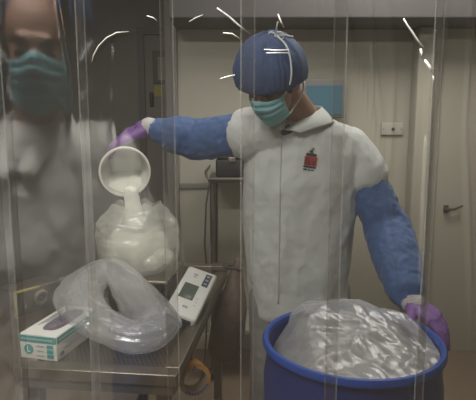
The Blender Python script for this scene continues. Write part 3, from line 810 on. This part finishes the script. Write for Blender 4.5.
    # sleeves, cuffs, gloves
    for s in ('r', 'l'):
        sh, el, wr = J['sh_'+s], J['el_'+s], J['wr_'+s]; hd = J['hand_'+s]; r3 = J['slr_'+s]; f = J['coat_'+s]
        st = sh.lerp(el, f*.55); dd = (wr-el).normalized()
        end = wr-dd*.015
        m = MB().chain([(st, r3[0]), (sh.lerp(el, .85), r3[0]*1.02), (el, r3[1]*1.05), (el.lerp(end, .45), r3[1]), (end-dd*.03, r3[2]), (end, r3[2]*.72)])
        zt = (el-sh).normalized()
        blob('sleeve', m, M['sleeve'], root, .006, 3, lambda p, n: .007*ridge(p, (13, 13, 13), 2+sd, 3)+.004*ridge(p, (34, 34, 34), 7, 2))
        # gathered band where the sleeve begins
        blob('cuff', MB().chain([(end-dd*.04, r3[3]*.95), (wr, r3[3]*.97), (wr+hd['d'].normalized()*(.006 if s == 'r' else .018), r3[3]*.92)]), M['cuff'], root, .003, 2, lambda p, n: .0012*math.sin((p-end).dot(dd)*900))
        g = MB(); hand_mb(g, wr, hd['d'], hd['n'], hd['s'], 1.07, hd.get('curl', (20, 30, 30)), thumb=hd.get('thumb'), curls=hd.get('curls'), scale=hd.get('k', 1))
        blob('glove', g, M['glove'], root, .0028, 2, lambda p, n: .0012*ridge(p, (60, 60, 60), 3))
    # cap
    bc = J.get('capr', (.118, .128, .112)); CF = J.get('capf', HF); cc_ = V(0, -.02, .040)
    def cp(u, v):
        a = 2*PI*u; t = PI*.5*(v*1.34)        # 0 crown .. past the equator
        sn, cs = math.sin(t), math.cos(t)
        rr = 1.0
        if v > .86: rr = 1-.34*((v-.86)/.14)**1.2+.02*math.sin(9*a)
        pl = 1+.011*math.sin(a*23+4*math.sin(a*3)+3*math.sin(a*5+v*4))*(.15+sn**3*(v))+.012*ridge((math.cos(a), math.sin(a), v), (9, 9, 5), 1+sd, 2)+.03*noise.noise(V(math.cos(a)*2.2, math.sin(a)*2.2, v*3+sd))+.03*ridge((math.cos(a), math.sin(a), v), (3.2, 3.2, 1.6), 3+sd, 3)
        q = V(cc_.x+bc[0]*sn*math.cos(a)*rr*pl, cc_.y+bc[1]*sn*math.sin(a)*rr*pl, cc_.z+bc[2]*cs*pl)
        return CF @ q
    cap_ = obj('bouffant_cap', MB().grid(cp, 260, 60, True), M['cap'], root, True, .0015)
    # mask
    def mk(u, v):
        th = R(-66+132*u); c0 = math.cos(th); s0 = math.sin(th)
        top = -.012 + .016*math.exp(-(th/.35)**2)-.004*abs(s0); bot = -.118+.022*abs(s0)**1.5
        z = top+(bot-top)*v
        bul = math.sin(min(1, v*1.05+.12)*PI*.86)
        f = .020+.088*c0+.016*bul*c0 - .020*v*c0; x = .074*s0*(1-.10*v)
        f += .0028*(1 if (v*4.2) % 1 < .5 else -1)*c0*(1 if .12 < v < .85 else 0)
        f += .012*math.exp(-(th/.25)**2)*math.exp(-((v-.15)/.25)**2)
        return L(x, f, z)
    mask = obj('face_mask', MB().grid(mk, 48, 44), M['mask'], root, True, .0015)
    tm = .0022
    for s in (-1, 1):
        u = 1 if s > 0 else 0
        top, bot = mk(u, .04), mk(u, .95)
        ku = J.get('ku', .25); off_ = lambda u_, v_: CF @ (CF.inverted() @ cp(u_, v_)*1.0 + (CF.inverted() @ cp(u_, v_)-cc_).normalized()*.004)
        us, ku = (.36, J.get('ku', .25)) if s < 0 else (-.06, J.get('ku', .25)-1)
        obj('tie', MB().tube([top, L(s*.088, .035, .01)]+[off_(us+(ku-us)*w_, .80+(.18-.80)*w_) for w_ in [q/10 for q in range(11)]], .0030), M['tie'], mask)
        obj('tie', MB().tube([bot, L(s*.078, .0, -.075), L(s*.080, -.045, -.055), L(s*.055, -.088, -.055), L(0, -.102, -.058)], .0030), M['tie'], mask)
    k = off_(ku, .17); U = (L(0, 0, 1)-L(0, 0, 0)); X = (L(1, 0, 0)-L(0, 0, 0))
    kt = MB().ell(k, (.006, .006, .006))
    for s in (-1, 1):
        kt.tube([k+X*(s*(.014-.014*math.cos(2*PI*i/12)))+U*(.013*math.sin(2*PI*i/12)) for i in range(12)], .0025, closed=True)
    kt.tube([k, k+X*-.01+U*.025, k+X*-.022+U*.045], .0025).tube([k, k+X*.015-U*.02+V(0, -.02, 0), k+X*.03-U*.03+V(0, -.03, 0)], .0025)
    obj('knot', kt, M['tie'], mask, True)
    return root
def headframe(c, f, roll=0):
    f = Vector(f).normalized(); z = V(0, 0, 1); u = (z-f*z.dot(f)).normalized(); r = f.cross(u)
    if roll: rm = Matrix.Rotation(roll, 3, f); u = rm @ u; r = rm @ r
    return frame(c, r, f, u)
def worker():
    Y = 1.93
    sx = V(1, -.08, 0).normalized(); sy = V(-.08, -1, 0).normalized()
    hc = P(273, 80, 1.72)
    J = dict(label='person in white tunic, blue sleeves and blue cap tipping a bucket of powder', head=headframe(hc, (-.50, -.60, -.62), R(-4)), capf=headframe(P(271, 84, 1.72), (-.22, -.80, -.40), R(3)), ku=.42, sx=sx, sy=sy, seed=0)
    J['capr'] = (.119, .128, .120)
    J['neck'] = P(303, 119, 1.85)
    J['base'] = V(P(297, 300, Y).x, Y+.02, 0)
    J['torso'] = [(P(299, 312, Y+.03), .188, .13), (P(298, 285, Y+.03), .192, .13), (P(298, 250, Y+.02), .198, .128), (P(299, 210, Y+.0), .205, .13), (P(301, 180, Y-.02), .208, .130), (P(303, 154, Y-.03), .205, .12), (P(304, 135, Y-.04), .165, .10), (P(304, 121, Y-.05), .10, .075)]
    J['sh_r'] = P(254, 133, 1.88); J['el_r'] = P(196, 140, 2.0); J['wr_r'] = P(149, 127, 1.97)
    J['sh_l'] = P(352, 153, 1.92); J['el_l'] = P(388, 230, 1.84); J['wr_l'] = P(409, 300, 1.60)
    J['coat_r'] = .05; J['coat_l'] = .26
    J['slr_r'] = (.074, .070, .044, .038); J['slr_l'] = (.073, .078, .060, .041)
    J['vbase'] = P(284, 130, 1.765)
    J['hand_r'] = dict(d=V(-.80, .10, -.30), n=V(-.30, -.35, .9), s=V(-.4, -.9, -.3), k=1.2, curl=(16, 20, 16), thumb=((.8, .4, .05), (.95, .1, .0), (.95, .0, -.1)))
    J['hand_l'] = dict(k=1.12, d=P(447, 328, 1.50)-P(409, 300, 1.60), n=V(.25, -.30, .9), s=V(-1, 0, 0), curl=(30, 40, 25), curls=((14, 18, 12), (20, 22, 16), (24, 26, 18), (26, 28, 18)), thumb=((.50, .75, -.35), (.70, .50, -.45), (.75, .35, -.5)))
    hz_ = J['torso'][0][0]
    for s, k in (('r', -1), ('l', 1)):
        x = hz_.x + k*.095
        J['hip_'+s] = V(x, Y+.03, .82); J['kn_'+s] = V(x+k*.02, Y+.01, .47); J['an_'+s] = V(x+k*.03, Y+.04, .09)
    r = person(J)
    # snap placket and side seams, printed emblem
    body = [o for o in r.children if o.name.startswith('tunic')][0]
    off = WL[r.name]
    from mathutils.bvhtree import BVHTree
    me = body.data; bt = BVHTree.FromPolygons([v.co+off for v in me.vertices], [p.vertices[:] for p in me.polygons])
    C0 = V(0, 0, CAM_Z)
    def hit(px, py):
        d = (P(px, py, 2)-C0).normalized(); h = bt.ray_cast(C0, d); return h[0], h[1]
    pts = []
    for i in range(24):
        py = 138+i*7.2; px = 281-i*.12
        q, n = hit(px, py)
        if q is not None: pts.append(q+n*.001)
    if len(pts) > 3: obj('front_seam', MB().tube(pts, .0028, 6), M['seam'], r, True)
    def decal(name, quads, mt, parent, zoff=.0012):
        m = MB()
        for (x0, y0, x1, y1) in quads:
            nx = max(2, int(abs(x1-x0)/1.5)); ny = max(1, int(abs(y1-y0)/1.5))
            vs = []
            for j in range(ny+1):
                for i in range(nx+1):
                    # emblem space -> picture space (slight tilt)
                    ex_, ey_ = x0+(x1-x0)*i/nx, y0+(y1-y0)*j/ny
                    a = R(8); X = 310.5+ex_*math.cos(a)-ey_*math.sin(a)*.9; Yp = 162+ex_*math.sin(a)+ey_*math.cos(a)
                    q, n = hit(X, Yp)
                    vs.append(q+(C0-q).normalized()*zoff*3)
            w_ = nx+1
            m.add(vs, [(j*w_+i, j*w_+i+1, (j+1)*w_+i+1, (j+1)*w_+i) for j in range(ny) for i in range(nx)])
        return obj(name, m, mt, parent, True)
    em = decal('chest_emblem', [(-6.4, -5.5, 6.4, 3.6)], M['red_ink'], r)
    em['label'] = 'red and black printed emblem on the chest'
    decal('emblem_bar', [(-5.2, -8.6, 5.2, -6.0)], M['dark_ink'], em, .0013); decal('emblem_bar', [(-6.6, 4.2, 6.0, 6.0)], M['dark_ink'], em, .0013)
    decal('emblem_script', [(-6.4, 7.2, -2.5, 8.7), (-1.6, 7.3, .8, 8.6), (1.6, 7.6, 4.2, 8.5)], M['dark_ink'], em, .0013)
    # the letters G V
    def strokes(ls):
        m = MB()
        for (a, b) in ls:
            q1, q2 = [hit(310.5+p[0]*math.cos(R(8))-p[1]*.14, 162+p[0]*.139+p[1]*.99)[0] for p in (a, b)]
            q1 = q1+(C0-q1).normalized()*.0045; q2 = q2+(C0-q2).normalized()*.0045
            m.tube([q1, q2], .0019, 6)
        return m
    g = [((-1.2, -3.6), (-4.6, -3.6)), ((-4.6, -3.6), (-4.6, 1.8)), ((-4.6, 1.8), (-1.2, 1.8)), ((-1.2, 1.8), (-1.2, -.8)), ((-1.2, -.8), (-2.9, -.8))]
    v_ = [((1.0, -3.6), (2.8, 1.8)), ((2.8, 1.8), (4.8, -3.6))]
    obj('emblem_letters', strokes(g+v_), M['dark_ink'], em, True)
    obj('emblem_tick', strokes([((-2.6, -10.4), (1.0, -10.4)), ((-1.4, -11.2), (1.6, -14.2))]), M['dark_ink'], em, True)
worker()
def observer():
    # stands on the viewing side, left of the camera, seen mirrored in the plastic strips
    y = -.02
    def Q(px, py, yy): p = P(px, py, 2*CY-yy); return V(p.x, yy, p.z)
    sx = V(-1, .1, 0).normalized(); sy = V(.1, 1, 0).normalized()
    J = dict(label='person in white coat and blue cap seen only mirrored in the plastic strips', head=headframe(Q(32, 50, y+.06), (.30, .92, -.12)), sx=sx, sy=sy, seed=9, coat='white_coat', capf=headframe(Q(32, 36, y+.03), (.30, .85, .25)), capr=(.105, .115, .10))
    nb = Q(28, 128, y-.02); J['neck'] = nb; J['base'] = V(nb.x, y, 0)
    J['torso'] = [(V(nb.x, y, .72), .22, .15), (V(nb.x, y, .95), .20, .13), (V(nb.x, y, nb.z-.25), .20, .13), (V(nb.x, y-.01, nb.z-.12), .205, .12), (V(nb.x, y-.01, nb.z-.05), .15, .09), (V(nb.x, y-.01, nb.z-.01), .09, .07)]
    for s, k in (('r', 1), ('l', -1)):
        J['sh_'+s] = V(nb.x+k*.19, y-.01, nb.z-.09); J['el_'+s] = V(nb.x+k*.26, y-.02, nb.z-.38); J['wr_'+s] = V(nb.x+k*.22, y+.06, nb.z-.64)
        J['coat_'+s] = .8; J['slr_'+s] = (.065, .06, .045, .036)
        J['hand_'+s] = dict(d=V(0, .1, -1), n=V(k, 0, 0), s=V(0, 1, 0))
        J['hip_'+s] = V(nb.x+k*.1, y, .84); J['kn_'+s] = V(nb.x+k*.11, y, .48); J['an_'+s] = V(nb.x+k*.12, y, .09)
    J['vbase'] = V(nb.x+.0, y+.12, nb.z-.09)
    person(J)
CY = .56
observer()

# ------------------------------------------------------------------ the strip curtain
seams = [(-78, 12), (5, 91), (84, 176), (164, 253), (241, 341), (330, 436), (424, 520), (508, 600)]
seams = [(-70, 10), (0, 90), (84, 176), (163, 254), (241, 342), (331, 436), (425, 520), (508, 600)]
# folds in the film, in picture coordinates at the strip: (x0, y0, x1, y1, width mm, depth mm)
folds = [(57, -5, 72, 80, 5, 3), (72, 80, 70, 130, 8, 1.5), (345, -5, 355, 60, 3, 4), (355, 60, 385, 160, 3, 4), (372, 0, 374, 120, 3, 3), (372, 40, 384, 130, 3, 3),
         (447, -5, 430, 90, 5, 4), (430, 90, 420, 330, 6, 4), (442, 40, 428, 150, 4, 3), (470, -5, 463, 130, 4, 3), (463, 130, 470, 330, 5, 3), (326, -5, 300, 45, 3, 4), (388, -5, 396, 60, 6, 2), (396, 60, 388, 200, 6, 2),
         (250, 120, 256, 330, 6, .8), (380, 150, 400, 300, 5, 3), (120, -5, 108, 330, 9, .5), (210, 40, 215, 330, 9, .5), (300, 120, 296, 330, 8, .5)]
fl = []
for (x0_, y0_, x1_, y1_, w_, d_) in folds:
    a, b = P(x0_, y0_, CY), P(x1_, y1_, CY); fl.append((a.x, a.z, b.x, b.z, w_*.0006, d_*.0008))
glints = {1: [], 2: [([(92, 62), (94, 55), (99, 46), (107, 38), (117, 33), (129, 32)], .0011, 'faint'), ([(147, 16), (153, 18), (157, 21)], .0010, 'faint')],  # lamp reflections on the strips, modelled as thin pale tubes
           3: [([(217, 8), (222, 12), (229, 17), (238, 25), (250, 34)], .0016, 'faint'), ([(223, 33), (232, 34), (240, 39)], .0013, 'faint'), ([(189, 22), (196, 18), (203, 15)], .0009, 'faint'), ([(220, 79), (227, 77), (235, 75)], .0011, 'glint')],
           4: [([(264, 49.5), (276, 50.5), (289, 50)], .0010, 'glint'), ([(266, 53), (288, 53)], .0008, 'glint'), ([(278, 14), (281, 22), (284, 28)], .0012, 'faint')],
           5: [([(403, 19), (407, 26), (412, 33), (417, 41), (423, 47)], .0014, 'glint'), ([(420, 49), (422, 58)], .0019, 'glint'), ([(424, 60), (429, 67), (431, 73)], .0022, 'glint'), ([(432, 76), (433, 83)], .0011, 'glint')]}
rail_z = 2.28
where = ['off the left edge of the view', 'at the left, carrying the mirrored figure', 'in front of the tilted white bucket', 'in front of the outstretched blue sleeve', 'in front of the head and chest of the person', 'with lamp shine modelled as creases, right of the head of the person', 'at the right edge, in front of the pale door', 'off the right edge of the view']
def strip(i):
    a, b = seams[i]; xa_, xb_ = P(a, 180, CY).x, P(b, 180, CY).x
    y0 = CY + (0.004 if i % 2 else -.004)
    t = thing('curtain_strip', 'clear plastic curtain strip hanging ' + where[i], 'plastic strip', ((xa_+xb_)/2, y0, rail_z-.02), 'clear plastic strips of the curtain')
    z0, z1 = .06, rail_z
    def fn(u, v):
        x = xa_+(xb_-xa_)*u; z = z1+(z0-z1)*v
        y = y0 - .0007*(1-(2*u-1)**2) + .0022*noise.noise(V(x*2+i*.3, z*1.0, .3*i)) + .0006*noise.noise(V(x*14+i*3, z*4, i))
        for (fx, fz, gx, gz, w_, d_) in fl:
            lo, hi = min(fz, gz), max(fz, gz)
            if lo-.02 < z < hi+.02:
                k = (z-fz)/(gz-fz); xx = fx+(gx-fx)*k; q = (x-xx)/w_
                if abs(q) < 3: y -= d_*math.exp(-q*q)*min(1, 12*max(0, min(z-lo+.02, hi+.02-z)))
        return V(x, y, z)
    nx = int((xb_-xa_)/.0013); obj('film', MB().grid(fn, nx, 150), M['curtain'], t, True)
    for u in (0, 1): obj('edge', MB().tube([fn(u, k/60) for k in range(61)], .0008, 6), M['curtain_edge'], t, True)
    for pts, r, k in glints.get(i, []):
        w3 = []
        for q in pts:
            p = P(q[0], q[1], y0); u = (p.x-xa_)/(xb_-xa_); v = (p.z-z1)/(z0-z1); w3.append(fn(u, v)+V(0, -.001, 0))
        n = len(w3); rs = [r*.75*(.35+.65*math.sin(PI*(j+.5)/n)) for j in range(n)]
        obj('glint', MB().tube(w3, rs, 6), M[k], t, True)  # pale tube standing in for lamp shine on the film
    obj('clamp_plate', MB().box(((xa_+xb_)/2, y0, rail_z+.02), (xb_-xa_-.01, .008, .06), bev=.002), M['steel'], t)
for i in range(8): strip(i)
cr = thing('curtain_rail', 'steel rail above the view that carries the plastic strips', 'rail', (0, CY, rail_z+.06))
obj('rail_bar', MB().box(((XL+XR)/2, CY, rail_z+.075), (XR-XL, .04, .05), bev=.004), M['steel'], cr)
for x in (-1.2, 0, 1.3): obj('hanger', MB().cap((x, CY, rail_z+.09), .008, (x, CY, ZC), .008), M['steel'], cr)
